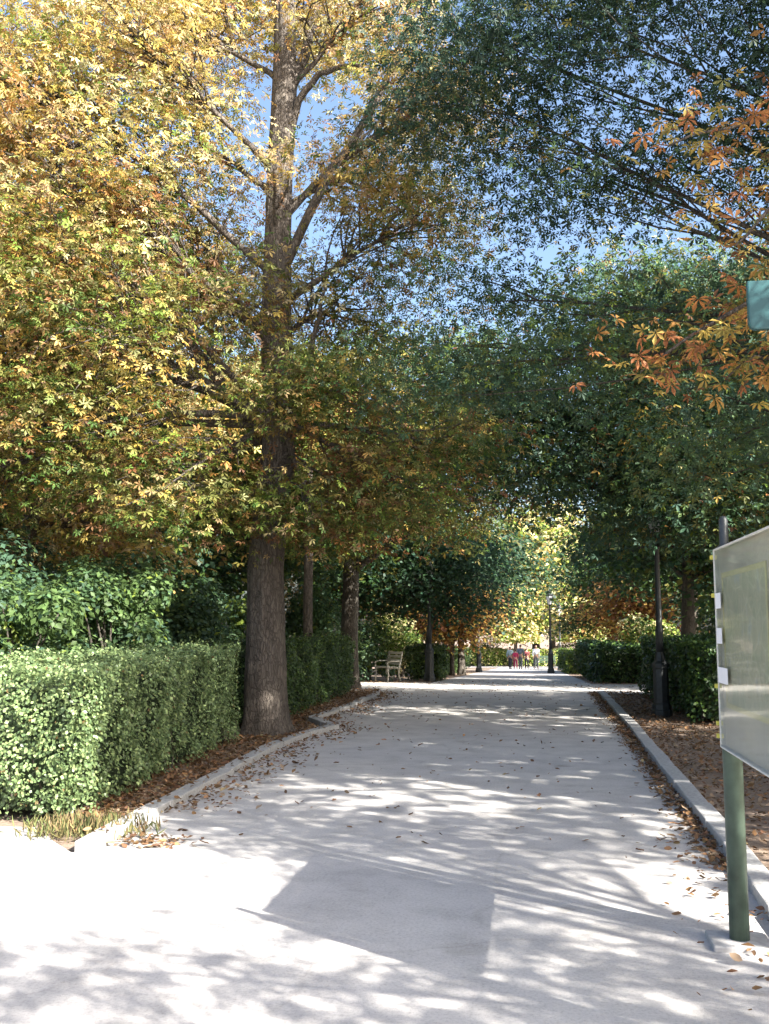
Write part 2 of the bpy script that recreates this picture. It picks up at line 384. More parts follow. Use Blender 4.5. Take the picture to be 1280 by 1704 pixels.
def poly_area2(p): return sum(p[i][0] * p[(i + 1) % len(p)][1] - p[(i + 1) % len(p)][0] * p[i][1] for i in range(len(p)))
def inpoly(P, x, y):
    r = np.zeros(len(x), bool); n = len(P)
    for i in range(n):
        (x1, y1), (x2, y2) = P[i], P[(i + 1) % n]
        if y1 == y2: continue
        c = ((y1 > y) != (y2 > y)) & (x < (x2 - x1) * (y - y1) / (y2 - y1) + x1); r ^= c
    return r
def hedge(name, poly, h, label, seed, dens=900, size=0.055, pal=(((.05, .085, .035), 3), ((.075, .125, .035), 4), (LIME, .5)), group='clipped box hedges beside the paths', rnd=0.16):
    rng = np.random.default_rng(seed)
    if poly_area2(poly) < 0: poly = poly[::-1]
    cx = sum(p[0] for p in poly) / len(poly); cyy = sum(p[1] for p in poly) / len(poly)
    z0 = gzf(cyy)
    root = thing(name, (cx, cyy, z0), label, 'hedge', group)
    loc = np.array([(p[0] - cx, p[1] - cyy) for p in poly]); n = len(loc)
    # woody core, inset
    nrm = []
    for i in range(n):
        d = loc[(i + 1) % n] - loc[i]; d = d / np.linalg.norm(d); nrm.append(np.array([d[1], -d[0]]))
    ins = []
    for i in range(n):
        a = nrm[i - 1]; b = nrm[i]; bis = a + b; bis = bis / max(.35, np.dot(bis, bis) / 2); ins.append(loc[i] - bis * .24)
    mb = MB(); v = [(x, y, .06) for x, y in ins] + [(x, y, h - .2) for x, y in ins]
    f = [(i, (i + 1) % n, n + (i + 1) % n, n + i) for i in range(n)] + [tuple(range(n, 2 * n)), tuple(range(n))[::-1]]
    mb.add(v, f); co = mb.build('core', 'hedge_core', root)
    P = []; N = []
    def lump(x, y, z): return .06 * np.sin(x * 3.1 + z * 2 + seed) + .06 * np.sin(y * 2.7 - z * 3.3 + np.sin(x * 1.3)) + .045 * np.sin((x + y) * 7 + z * 6 + 2 * np.sin(z * 4)) + .03 * np.sin((x - y) * 13 + z * 11)
    for i in range(n):
        a, b = loc[i], loc[(i + 1) % n]; L = np.linalg.norm(b - a); away = np.dot(nrm[i], -np.array([cx, cyy]) - (a + b) / 2) < 0; m_ = int(L * h * dens * (.35 if away else 1))
        t = rng.uniform(0, 1, m_); z = rng.uniform(0, 1, m_) ** .9 * h; nn = nrm[i]
        dep = -np.abs(rng.normal(0, .055, m_)) + rng.normal(0, .012, m_)
        top = np.clip((z - (h - rnd)) / rnd, 0, 1); dep -= rnd * .8 * (1 - np.sqrt(1 - top ** 2 * .98))
        bot = np.clip((.22 - z) / .22, 0, 1); dep -= .12 * bot * rng.uniform(0.3, 1.3, m_)
        p = a + (b - a) * t[:, None]; dep = dep + lump(p[:, 0], p[:, 1], z)
        e = np.minimum(t, 1 - t) * L; ed = np.clip((.14 - e) / .14, 0, 1); dep -= .11 * ed ** 2
        p = p + nn * dep[:, None]
        keep = rng.uniform(size=m_) > bot * .75
        P.append(np.c_[p, z][keep]); N.append(np.tile([nn[0], nn[1], .6], (keep.sum(), 1)))
    lo = loc.min(0); hi = loc.max(0); m_ = int((hi - lo).prod() * dens * 1.0)
    x = rng.uniform(lo[0], hi[0], m_); y = rng.uniform(lo[1], hi[1], m_); k = inpoly(loc, x, y); x, y = x[k], y[k]
    z = h - np.abs(rng.normal(0, .04, len(x))) + lump(x, y, 0) * .7 + (rng.uniform(size=len(x)) > .95) * rng.uniform(0, .13, len(x))
    P.append(np.c_[x, y, z]); N.append(np.tile([0, 0, 1.0], (len(x), 1)))
    P = np.vstack(P); N = np.vstack(N); q = len(P)
    N = N + rng.normal(size=(q, 3)) * .6; H = rng.normal(size=(q, 3)) + np.array([0, 0, .3])
    C = pick(pal, q, rng) * rng.lognormal(0, .28, (q, 1)); S = size * rng.uniform(.6, 1.3, q)
    leaf_mesh('foliage', P, N, H, S, C, 'wide', 'hedge_leaf', root)
    # a few woody stems showing at the foot
    st = MB()
    for _ in range(int(8 + np.abs(poly_area2(poly)) * 1.2)):
        i = rng.integers(n); t = rng.uniform(.05, .95); p = loc[i] + (loc[(i + 1) % n] - loc[i]) * t - nrm[i] * .16
        st.tube([(p[0], p[1], -.02), (p[0] + rng.normal(0, .04), p[1] + rng.normal(0, .04), .2), (p[0] + rng.normal(0, .07), p[1] + rng.normal(0, .07), .5)], [.014, .011, .007], 4)
    o = st.build('stems', 'bark_dark', root); o['kind'] = 'stuff'
    return root

def bush(name, loc, label, r, h, seed, pal, n=9000, size=.1, tpl='simple', cat='bush', group=None):
    rng = np.random.default_rng(seed)
    root = thing(name, loc, label, cat, group)
    k = 26; d = unit(rng.normal(size=(k, 3))); d[:, 2] = np.abs(d[:, 2]) * 1.0
    cc = np.c_[d[:, 0] * r * rng.uniform(.3, .85, k), d[:, 1] * r * rng.uniform(.3, .85, k), h * rng.uniform(.12, .85, k)]
    rr = r * rng.uniform(.28, .5, k); i = rng.choice(k, n, p=rr ** 2 / (rr ** 2).sum())
    dd = unit(rng.normal(size=(n, 3))); P = cc[i] + dd * (rr[i] * rng.uniform(.35, 1.12, n) ** .6)[:, None] * np.array([1, 1, .85])
    P[:, 2] = np.abs(P[:, 2]) + .05
    N = dd * .8 + np.array([0, 0, .6]) + rng.normal(size=(n, 3)) * .45; H = rng.normal(size=(n, 3)) + np.array([0, 0, -.4])
    cb = pick(pal, k, rng); C = np.where(rng.uniform(size=(n, 1)) < .4, pick(pal, n, rng), cb[i]) * rng.lognormal(0, .25, (n, 1))
    leaf_mesh('foliage', P, N, H, size * rng.uniform(.6, 1.3, n), np.clip(C, .003, .7), tpl, 'leaf', root)
    st = MB()
    for j in range(k): st.tube(bez(np.array([rng.normal(0, .12), rng.normal(0, .12), -.03]), np.array([cc[j, 0] * .3, cc[j, 1] * .3, cc[j, 2] * .7]), cc[j], 6), np.linspace(.03, .008, 6), 5)
    st.build('stems', 'bark_dark', root, True)
    return root

# ------------------------------------------------------------------ ground, path, kerbs
def sheet(name, strips, m, dz, sub=1.0):
    """strips: list of (ys, left x at each, right x at each)"""
    mb = MB()
    for ys, xl, xr in strips:
        yy = np.unique(np.concatenate([np.arange(ys[0], ys[-1], sub), np.array(ys, float)])); a = np.interp(yy, ys, xl); b = np.interp(yy, ys, xr); z = gz(yy) + dz
        k = 4; v = []; f = []
        for i in range(len(yy)):
            for j in range(k + 1): v.append((a[i] + (b[i] - a[i]) * j / k, yy[i], z[i]))
        for i in range(len(yy) - 1):
            for j in range(k): q = i * (k + 1) + j; f.append((q, q + 1, q + k + 2, q + k + 1))
        mb.add(v, f)
    return mb.build(name, m)
g = sheet('ground', [([-60, 24, 40, 140, 600], [-400] * 5, [400] * 5)], 'soil', -0.012, 8.0); tag(g, 'bare brown earth of the park under hedges and trees', 'ground', kind='structure')
KL = [(-3.12, 6.95), (-3.19, 8.17), (-3.24, 9.92), (-3.36, 13.4), (-3.26, 14.6), (-3.04, 15.75), (-3.68, 17.05), (-3.62, 20.0), (-3.56, 23.4), (-3.75, 24.6)]
KR = [(1.22, 0.5), (1.24, 3.0), (1.27, 5.95), (1.33, 7.6), (1.36, 9.26), (1.40, 11.67), (1.50, 16.33), (1.55, 22), (1.57, 25.2)]
kly = [p[1] for p in KL]; klx = [p[0] for p in KL]
p_ = sheet('path', [
    ([-40, 0.5], [-40, -40], [30, 30]), ([0.5, 3.0, 5.95, 6.95], [-40] * 4, [1.22, 1.24, 1.27, 1.31]), ([6.95, 7.3, 7.75], [-40] * 3, [-3.3, -3.62, -3.95]),
    ([6.95, 7.6, 8.17, 9.26, 9.92, 11.67, 13.4, 14.6, 15.75, 16.33, 17.05, 20, 22, 23.4, 24.6, 25.2],
     list(np.interp([6.95, 7.6, 8.17, 9.26, 9.92, 11.67, 13.4, 14.6, 15.75, 16.33, 17.05, 20, 22, 23.4, 24.6, 25.2], kly, klx)),
     list(np.interp([6.95, 7.6, 8.17, 9.26, 9.92, 11.67, 13.4, 14.6, 15.75, 16.33, 17.05, 20, 22, 23.4, 24.6, 25.2], [p[1] for p in KR], [p[0] for p in KR]))),
    ([25.2, 31.0], [-40, -40], [40, 40]), ([31.0, 84.0], [-3.1, -2.7], [1.75, 1.6]), ([84.0, 96.0], [-40, -40], [40, 40])], 'path', 0.0)
tag(p_, 'pale compacted sandy path with a wide forecourt and cross paths', 'path', kind='structure')

def kerb(name, pts, label, seed, width=.16, hgt=.075, side=1):
    rng = np.random.default_rng(seed); root = thing(name, (0, 0, 0), label, 'kerb', None); root['kind'] = 'structure'
    P = np.array(pts); seg = np.linalg.norm(np.diff(P, axis=0), axis=1); s = np.r_[0, np.cumsum(seg)]; tot = s[-1]
    cuts = [0.0]
    while cuts[-1] < tot - .5: cuts.append(min(tot, cuts[-1] + rng.uniform(.85, 1.1)))
    for c in s[1:-1]:                                     # break at sharp corners
        j = int(np.argmin([abs(q - c) for q in cuts])); 
        if abs(cuts[j] - c) < .3: cuts[j] = c
        else: cuts.append(c)
    cuts = sorted(cuts)
    for a, b in zip(cuts[:-1], cuts[1:]):
        if b - a < .06: continue
        A = np.array([np.interp(a + .006, s, P[:, 0]), np.interp(a + .006, s, P[:, 1])]); B = np.array([np.interp(b - .006, s, P[:, 0]), np.interp(b - .006, s, P[:, 1])])
        L = np.linalg.norm(B - A); an = math.atan2(B[1] - A[1], B[0] - A[0]); c = (A + B) / 2
        mb = MB(); lo = 0 if side > 0 else -width
        mb.box((-L / 2, lo, -.08), (L / 2, lo + width, hgt + rng.uniform(-.012, .012)))
        o = mb.build('kerb_stone', 'granite', root, False, .012); o.location = (c[0], c[1], gzf(c[1]) + .0); o.rotation_euler = (rng.normal(0, .01), rng.normal(0, .008), an + rng.normal(0, .006))
    return root
kerb('kerb_left', KL, 'low granite kerb edging the path beside the chestnut, with a jog past the trunk', 3, side=1)
kerb('kerb_right', KR, 'low granite kerb edging the path below the notice board and lamp post', 4, side=-1)

# ------------------------------------------------------------------ hedges
hedge('hedge', [(-3.68, 7.85), (-4.10, 13.9), (-5.35, 13.9), (-5.05, 9.35), (-13.5, 10.2), (-13.5, 8.75)], 1.27,
      'long clipped hedge at the front left corner, its end glaring in sunlight', 11, 2700, .037, (((.11, .165, .075), 3), ((.17, .24, .10), 5), ((.26, .33, .14), 2.5), ((.16, .11, .05), .12)))
hedge('hedge', [(-4.22, 15.7), (-4.5, 25.0), (-5.75, 25.0), (-5.55, 15.7)], 1.33, 'dark clipped hedge running on behind the chestnut trunk to the cross path', 12, 1500, .05)
hedge('hedge', [(2.62, 17.6), (2.55, 25.0), (4.1, 25.0), (5.2, 17.2)], 1.35, 'dark clipped hedge behind the large lamp post', 13, 750, .07, ((DGR, 4), (GRN, 3)))
hedge('hedge', [(-4.35, 34.6), (-4.35, 36.2), (-3.05, 36.2), (-3.05, 34.6)], 1.15, 'small square hedge behind the pale bench and lamp post', 14, 600, .09)
hedge('hedge', [(-3.9, 43.0), (-3.5, 58.0), (-4.8, 58.0), (-5.2, 43.0)], 1.1, 'distant low hedge on the left under the orange tree', 15, 260, .12)
hedge('hedge', [(2.15, 33.0), (1.95, 46.0), (3.6, 46.0), (4.0, 33.0)], 1.3, 'dark hedge beyond the cross path on the right', 16, 320, .11, ((DGR, 4), (GRN, 3)))
hedge('hedge', [(1.75, 52.0), (1.7, 66.0), (3.0, 66.0), (3.1, 52.0)], 1.15, 'far bright green hedge beside the slim far lamp post', 17, 220, .13, ((GRN, 4), (LIME, 2)))

hedge('hedge', [(-12, 97.5), (12, 97.5), (12, 98.8), (-12, 98.8)], 1.6, 'sunlit low hedge closing the far end behind the walkers', 18, 160, .16, ((GRN, 2), (LIME, 6), (PALE, 2)))

# ------------------------------------------------------------------ trees
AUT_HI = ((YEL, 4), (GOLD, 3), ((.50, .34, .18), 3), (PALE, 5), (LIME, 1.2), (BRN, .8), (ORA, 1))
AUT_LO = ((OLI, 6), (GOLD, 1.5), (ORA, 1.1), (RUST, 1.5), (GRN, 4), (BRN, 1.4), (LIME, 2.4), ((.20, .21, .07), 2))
GREEN = ((DGR, 4), (GRN, 3), (BGR, 3), (OLI, .5), (YEL, .12))
# the big chestnut by the left kerb
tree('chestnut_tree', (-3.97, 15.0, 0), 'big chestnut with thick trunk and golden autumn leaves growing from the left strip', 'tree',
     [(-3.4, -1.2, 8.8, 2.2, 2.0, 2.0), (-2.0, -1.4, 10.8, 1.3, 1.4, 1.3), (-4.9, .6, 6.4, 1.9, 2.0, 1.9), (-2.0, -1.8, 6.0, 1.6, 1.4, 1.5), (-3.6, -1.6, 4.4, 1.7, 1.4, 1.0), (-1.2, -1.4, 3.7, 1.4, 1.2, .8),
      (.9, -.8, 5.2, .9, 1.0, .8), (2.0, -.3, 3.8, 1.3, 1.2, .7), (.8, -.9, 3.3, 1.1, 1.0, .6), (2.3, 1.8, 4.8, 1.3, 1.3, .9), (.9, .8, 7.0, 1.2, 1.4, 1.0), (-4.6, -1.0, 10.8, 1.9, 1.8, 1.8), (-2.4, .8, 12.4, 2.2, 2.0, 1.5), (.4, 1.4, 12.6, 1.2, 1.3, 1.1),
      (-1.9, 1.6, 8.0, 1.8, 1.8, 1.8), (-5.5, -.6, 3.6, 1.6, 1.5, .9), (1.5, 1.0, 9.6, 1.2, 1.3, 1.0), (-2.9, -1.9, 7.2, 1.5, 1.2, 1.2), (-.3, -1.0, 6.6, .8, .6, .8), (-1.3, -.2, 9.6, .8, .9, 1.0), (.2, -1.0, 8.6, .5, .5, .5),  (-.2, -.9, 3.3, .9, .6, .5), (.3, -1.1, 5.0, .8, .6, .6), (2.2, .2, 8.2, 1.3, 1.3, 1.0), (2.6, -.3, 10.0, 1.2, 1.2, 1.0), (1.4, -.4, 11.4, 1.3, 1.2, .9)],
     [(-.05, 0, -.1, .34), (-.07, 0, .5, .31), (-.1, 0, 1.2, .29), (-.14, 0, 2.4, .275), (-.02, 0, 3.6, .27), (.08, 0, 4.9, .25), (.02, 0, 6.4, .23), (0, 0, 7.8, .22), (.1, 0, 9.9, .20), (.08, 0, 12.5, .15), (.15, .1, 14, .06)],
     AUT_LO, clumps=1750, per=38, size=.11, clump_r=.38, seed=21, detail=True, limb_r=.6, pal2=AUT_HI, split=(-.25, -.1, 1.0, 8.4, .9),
     limbs=[[(.1, 0, 7.3, .085), (.5, -.1, 8.1, .075), (.97, -.2, 8.9, .068), (1.75, -.4, 9.95, .055), (2.2, -.5, 10.9, .035), (2.5, -.5, 11.8, .015)],
            [(.15, 0, 9.5, .07), (.4, -.1, 10.2, .06), (.76, -.2, 10.55, .05), (1.3, -.3, 10.55, .035), (1.9, -.3, 10.2, .015)],
            [(.1, 0, 10.2, .09), (.4, .1, 11.0, .085), (.65, .1, 12.2, .07), (.8, .1, 13.8, .03)],
            [(-.1, 0, 4.6, .09), (-.9, -.4, 4.2, .07), (-2.0, -.8, 4.5, .05), (-3.2, -1.2, 5.2, .02)],
            [(.0, 0, 4.9, .10), (-.6, -.3, 5.2, .09), (-1.3, -.6, 6.1, .07), (-2.0, -1.0, 7.4, .03)],
            [(.1, 0, 4.9, .07), (.5, -.2, 5.3, .06), (.7, -.3, 6.2, .04), (.9, -.3, 7.0, .02)]])
# right avenue, nearest green tree (trunk outside the picture to the right)
tree('chestnut_tree', (5.0, 11.3, 0), 'tall green chestnut, its upper leaves coloured darker for shade, filling the top right against the sky', 'tree',
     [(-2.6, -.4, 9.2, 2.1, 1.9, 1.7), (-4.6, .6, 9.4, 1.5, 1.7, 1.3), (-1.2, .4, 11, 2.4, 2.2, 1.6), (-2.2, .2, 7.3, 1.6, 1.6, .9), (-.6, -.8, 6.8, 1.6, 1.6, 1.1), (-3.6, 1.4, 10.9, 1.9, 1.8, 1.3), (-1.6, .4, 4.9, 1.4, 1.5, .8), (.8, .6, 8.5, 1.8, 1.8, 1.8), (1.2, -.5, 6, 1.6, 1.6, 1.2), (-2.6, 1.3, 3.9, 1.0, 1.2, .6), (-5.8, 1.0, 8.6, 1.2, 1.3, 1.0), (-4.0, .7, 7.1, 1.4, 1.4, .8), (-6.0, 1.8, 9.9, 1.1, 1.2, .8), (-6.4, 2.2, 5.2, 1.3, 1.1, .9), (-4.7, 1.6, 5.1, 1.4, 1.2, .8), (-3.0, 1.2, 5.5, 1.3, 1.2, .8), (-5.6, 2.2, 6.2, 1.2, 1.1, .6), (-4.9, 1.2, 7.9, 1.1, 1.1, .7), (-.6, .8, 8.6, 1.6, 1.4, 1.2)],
     [(0, 0, -.1, .36), (0, 0, 1, .3), (.1, 0, 3, .26), (0, .1, 6, .2), (.1, 0, 9, .13), (0, 0, 12, .04)], (((.024, .05, .022), 4), ((.032, .06, .03), 3), ((.028, .058, .04), 4), (OLI, .3), (YEL, .1)), clumps=1330, per=32, size=.098, clump_r=.42, seed=31, shell=2.0, tilt=.8, tstep=9, limb_r=.4, pal2=(((.075, .13, .06), 4), ((.10, .16, .06), 3), ((.07, .13, .085), 3), (OLI, 1), (LIME, .5)), split=(0, 0, -1, -6.6, .4), barkm='bark_dark')  # shade put into the leaf colour: upper crown darkened, lower crown lighter
tree('chestnut_tree', (4.3, 20.2, 0), 'wide green chestnut arching over the path behind the large lamp post', 'tree',
     [(-2.6, -1.2, 6.3, 2.0, 1.8, 1.4), (-4.7, -.8, 6.2, 1.6, 1.8, 1.2), (-1.0, -2.0, 5.2, 1.9, 1.7, 1.1), (-3.4, -1.4, 4.6, 1.6, 1.5, .8), (-.6, -1.8, 3.7, 1.5, 1.4, .7), (-2.2, -1.8, 7.7, 1.9, 1.6, 1.0), (0, 0, 8.3, 2.0, 2.0, 1.2), (.8, -1.2, 6.4, 1.9, 1.9, 1.3), (.9, -1.6, 4.2, 1.5, 1.4, .9), (-1.9, .3, 4.0, 1.6, 1.5, .8), (-5.6, .4, 7.2, 1.3, 1.4, .9), (-1.9, -1.9, 3.75, 1.2, .8, .6), (-5.0, -1.6, 4.6, 1.3, 1.2, .8)],
     [(0, 0, -.1, .33), (0, 0, 1, .28), (0, 0, 3, .24), (-.1, 0, 6, .18), (0, 0, 9, .05)], (((.06, .115, .055), 4), ((.10, .16, .055), 3), ((.07, .135, .09), 4), (OLI, .8), (LIME, .5), (RUST, .4), (GOLD, .3), (PALE, .15)), clumps=1150, per=42, size=.135, tpl='palm3', clump_r=.48, seed=32, tilt=.7, barkm='bark_dark')
tree('chestnut_tree', (-4.9, 26.6, 0), 'olive and rust chestnut behind the second hedge, reaching over the path', 'tree',
     [(1.5, -1, 6.0, 2.2, 2.2, 1.6), (3.0, -.6, 4.8, 1.7, 1.8, 1.0), (.3, -1.2, 4.4, 1.8, 1.8, 1.0), (-1.5, -.5, 5.4, 2.2, 2.2, 1.5), (.2, 0, 8.2, 2.4, 2.3, 1.7), (3.2, .3, 7.0, 1.9, 2.0, 1.3), (-2, .2, 8.2, 2.2, 2.2, 1.5)],
     [(0, 0, -.1, .3), (0, 0, 1, .25), (.05, 0, 3.2, .22), (0, 0, 6, .16), (0, 0, 9, .05)], AUT_LO, clumps=650, per=32, size=.19, tpl='palm3', clump_r=.52, seed=33, barkm='bark_dark')
tree('slim_tree', (-5.45, 24.0, 0), 'slim straight grey trunk rising behind the second hedge', 'tree',
     [(0, 0, 6.4, 1.6, 1.6, 1.1), (-.6, .3, 7.6, 1.6, 1.6, 1.1)], [(0, 0, -.1, .13), (0, 0, 2, .12), (.03, 0, 5, .09), (0, 0, 7.5, .03)], AUT_LO, clumps=170, per=30, size=.18, tpl="palm3", clump_r=.45, seed=34)

# prototypes for the trees further off
def far_proto(name, label, pal, seed, h, w, z0, size, clumps, pos, tr=.2, barkm='bark_dark', tpl='wide', per=26):
    rng = np.random.default_rng(seed); bl = []
    for i in range(8):
        a = i * 2.4; q = rng.uniform(.25, .62) * w; z = z0 + (h - z0) * (i + .5) / 8
        s = math.sqrt(max(.15, 1 - ((z - (z0 + h) / 2) / ((h - z0) * .62)) ** 2))
        bl.append((q * s * math.cos(a), q * s * math.sin(a), z, w * .52 * s + .4, w * .52 * s + .4, (h - z0) * .17))
    return tree(name, (pos[0], pos[1], gzf(pos[1])), label, 'tree', bl, [(0, 0, -.15, tr * 1.2), (0, 0, 1, tr), (.08, 0, h * .4, tr * .75), (0, .1, h * .75, tr * .4), (0, 0, h * .95, .03)], pal,
                clumps=clumps, per=per, size=size, tpl=tpl, clump_r=.55, seed=seed, barkm=barkm, flat=.55)
G_AV = 'trees along the avenue'
green = far_proto('green_tree', 'green avenue tree just past the cross path on the right', GREEN, 41, 9.5, 3.4, 3.0, .19, 480, (4.4, 29.5), .2, per=42)
dark = far_proto('dark_tree', 'small dense dark green tree rising from the small square hedge', ((DGR, 5), (BGR, 4)), 42, 4.6, 2.1, 2.1, .12, 420, (-3.6, 34.95), .1, per=40); dark.scale = (1.2,) * 3
yellow = far_proto('yellow_tree', 'sunlit yellow green tree at the far end of the path behind the walkers', ((LIME, 4), (PALE, 4), (YEL, 2), (GRN, 1)), 43, 7.5, 3.4, 1.6, .3, 380, (-1.6, 97.0), .2)
orange = far_proto('orange_tree', 'small orange brown tree over the distant low hedge', ((ORA, 4), (RUST, 3), (GOLD, 3)), 44, 4.3, 1.9, 1.7, .2, 230, (-3.6, 45.5), .1)
for o_ in (green, dark, yellow, orange): o_['group'] = G_AV
def put(proto, x, y, s, rz, label): copy_tree(proto, (x, y, gzf(y)), rz, s, label, G_AV)
put(dark, -3.3, 47.0, 1.5, 1.2, 'round dark green crown hanging over the far path centre')
put(green, -6.2, 35.0, .95, 2.0, 'green tree behind the pale bench left of the cross path')
put(green, -8.5, 30.5, 1.05, 4.0, 'green tree in the shade left of the second hedge')
put(green, -11.0, 24.0, 1.0, .5, 'green tree deep in the left planting behind the slim trunk')
put(green, -15.0, 31.0, 1.1, 3.2, 'green tree furthest back in the left planting')
put(green, 5.8, 37.5, 1.0, 1.0, 'green tree behind the dark hedge beyond the cross path')
put(green, 7.5, 27.0, 1.05, 5.0, 'green tree in deep shade behind the large lamp post hedge')
put(orange, 5.3, 51.0, 1.1, 2.0, 'rust coloured tree beyond the cross path on the right')
put(green, 4.6, 57.0, .95, 3.0, 'green tree right of the slim far lamp post')
put(yellow, 3.6, 70.0, .85, 1.0, 'bright lime tree right of the walkers')
put(yellow, -5.0, 62.0, .85, 2.2, 'bright yellow green tree left of the walkers')
put(orange, -6.2, 55.0, 1.5, .4, 'orange tree further left along the far path')
put(green, -7.0, 47.0, 1.0, 1.4, 'green tree left of the orange tree')
put(yellow, 2.0, 101.0, 1.7, 3.0, 'pale yellow tree closing the view right of centre')
put(yellow, .4, 106.0, 2.1, 2.0, 'tall yellow tree closing the view straight down the path')
put(yellow, -6.0, 104.0, 1.7, 4.0, 'yellow green tree closing the view left of centre')
put(yellow, 7.5, 100.0, 1.5, 5.0, 'yellow tree closing the view at far right')
put(green, -10.0, 80.0, 1.2, .8, 'distant green tree left of the far cross path')
put(green, 9.0, 82.0, 1.2, 2.6, 'distant green tree right of the far cross path')
put(yellow, -11.5, 96.0, 1.2, 1.6, 'distant yellow tree left of the far cross path')
put(green, 10.5, 48.0, 1.15, 1.9, 'green tree set back right of the rust coloured tree')
put(green, -14.0, 44.0, 1.2, 2.9, 'green tree set far back behind the left planting')
# more autumn and green trees behind the front hedge on the left
autumn = far_proto('autumn_tree', 'golden autumn tree standing behind the front hedge at the left edge', AUT_HI, 45, 11.5, 4.2, 3.2, .22, 620, (-10.2, 19.0), .2, 'bark', 'palm3', 30)
put(autumn, -13.5, 14.5, .95, 2.1, 'golden autumn tree beyond the left edge of the picture')
put(autumn, -7.8, 38.0, .85, 4.4, 'golden tree high behind the left row')
# the second row on the right that shades the path (outside the picture)
shade = far_proto(per=15, name='shade_tree', label='tall green tree in the second row right of the path, level with the front hedge', pal=GREEN, seed=46, h=11.0, w=3.5, z0=3.8, size=.26, clumps=400, pos=(9.9, 8.8), tr=.25); shade.scale = (1.3,) * 3
shade['group'] = 'second row of trees right of the path'
for x, y, s, r, l in ((11.8, 16.4, 1.0, 1.1, 'level with the chestnut'), (11.5, 24.5, .9, 2.5, 'level with the large lamp post'), (11.2, 4.8, 1.15, 4.0, 'nearest to the forecourt')):
    copy_tree(shade, (x, y, gzf(y)), r, s, 'tall tree in the second row right of the path, ' + l, 'second row of trees right of the path')
tree('thin_tree', (5.8, 1.9, 0), 'unseen thin leaved tree right of the camera, placed to dapple the forecourt', 'tree',
     [(-1.8, -.7, 3.6, 1.3, .8, .35), (-.6, 2.6, 4.9, 1.1, .7, .4), (-2.5, 2.2, 4.4, 1.0, .6, .3), (-.4, -.2, 3.9, 1.0, .8, .4), (-1.5, 2.2, 4.6, 1.2, .8, .4), (1.0, 1.4, 5.2, 1.0, .8, .4), (-2.6, -1.0, 4.4, .9, .7, .3), (-2.3, 2.9, 5.3, .9, .7, .4), (.6, -.6, 5.6, .9, .9, .4)],
     [(0, 0, -.1, .12), (0, 0, 1, .1), (.05, 0, 2.6, .085), (0, 0, 4.2, .05), (0, 0, 6, .02)], AUT_LO, clumps=225, per=20, size=.13, clump_r=.36, seed=47)  # unseen tree, leaf masses set where their shadows dapple the forecourt

# orange chestnut close by on the right: its trunk is outside the picture, two sprays hang into it
near = thing('near_chestnut_tree', (4.9, 6.9, 0), 'close chestnut branches with large orange leaves hanging in from the right edge', 'tree')
rng = np.random.default_rng(77)
mb = MB(); tp = np.array([(0, 0, -.1, .3), (0, 0, 1, .25), (.05, 0, 3, .21), (0, .1, 5.5, .15), (0, 0, 8.5, .05)]); mb.tube(tp[:, :3], tp[:, 3], 12); mb.build('trunk', 'bark', near, True)
V7, T7 = TPL['palm7']; leaf_var = []
for i, c in enumerate(((.42, .18, .055), (.44, .25, .065), (.36, .14, .05), (.42, .31, .07), (.24, .20, .05), (.32, .13, .055))):
    me = bpy.data.meshes.new('leaf'); v = V7.copy(); v[:, 2] -= .12 * (v[:, 0] ** 2 + v[:, 1] ** 2); v += rng.normal(0, .012, v.shape)
    me.from_pydata(v.tolist(), [], T7.tolist()); at = me.color_attributes.new('tint', 'FLOAT_COLOR', 'POINT')
    sh = np.ones((len(v), 4)); sh[:, :3] = np.array(c) * rng.uniform(.75, 1.2, (len(v), 1)); at.data.foreach_set('color', sh.astype(np.float32).ravel())
    me.materials.append(M['leaf']); leaf_var.append(me)
sprays = [  # branch polylines (relative to the tree), leaf count, spread
    ([(0, .1, 4.3), (-1.4, -.4, 5.0), (-2.6, -.8, 4.95), (-3.4, -1.0, 4.62), (-4.05, -1.1, 4.45)], 80, .2, .085),
    ([(-1.4, -.4, 5.0), (-2.4, -.9, 4.6), (-3.1, -1.2, 4.2), (-3.55, -1.25, 4.0)], 50, .18, .085),
    ([(0, .1, 3.9), (-1.5, -.5, 4.15), (-2.7, -.8, 3.9), (-3.35, -.95, 3.66), (-3.85, -1.05, 3.36), (-4.25, -1.1, 3.08)], 100, .15, .085),
    ([(-1.2, -.6, 4.9), (-2.4, -1.1, 4.85), (-3.1, -1.3, 4.4), (-3.5, -1.4, 4.0), (-3.75, -1.4, 3.7)], 0, .15, .08, 60),
    ([(-1.5, -.5, 4.15), (-2.8, -.9, 3.5), (-3.4, -1.0, 3.25), (-3.75, -1.0, 3.05)], 60, .14, .08)]
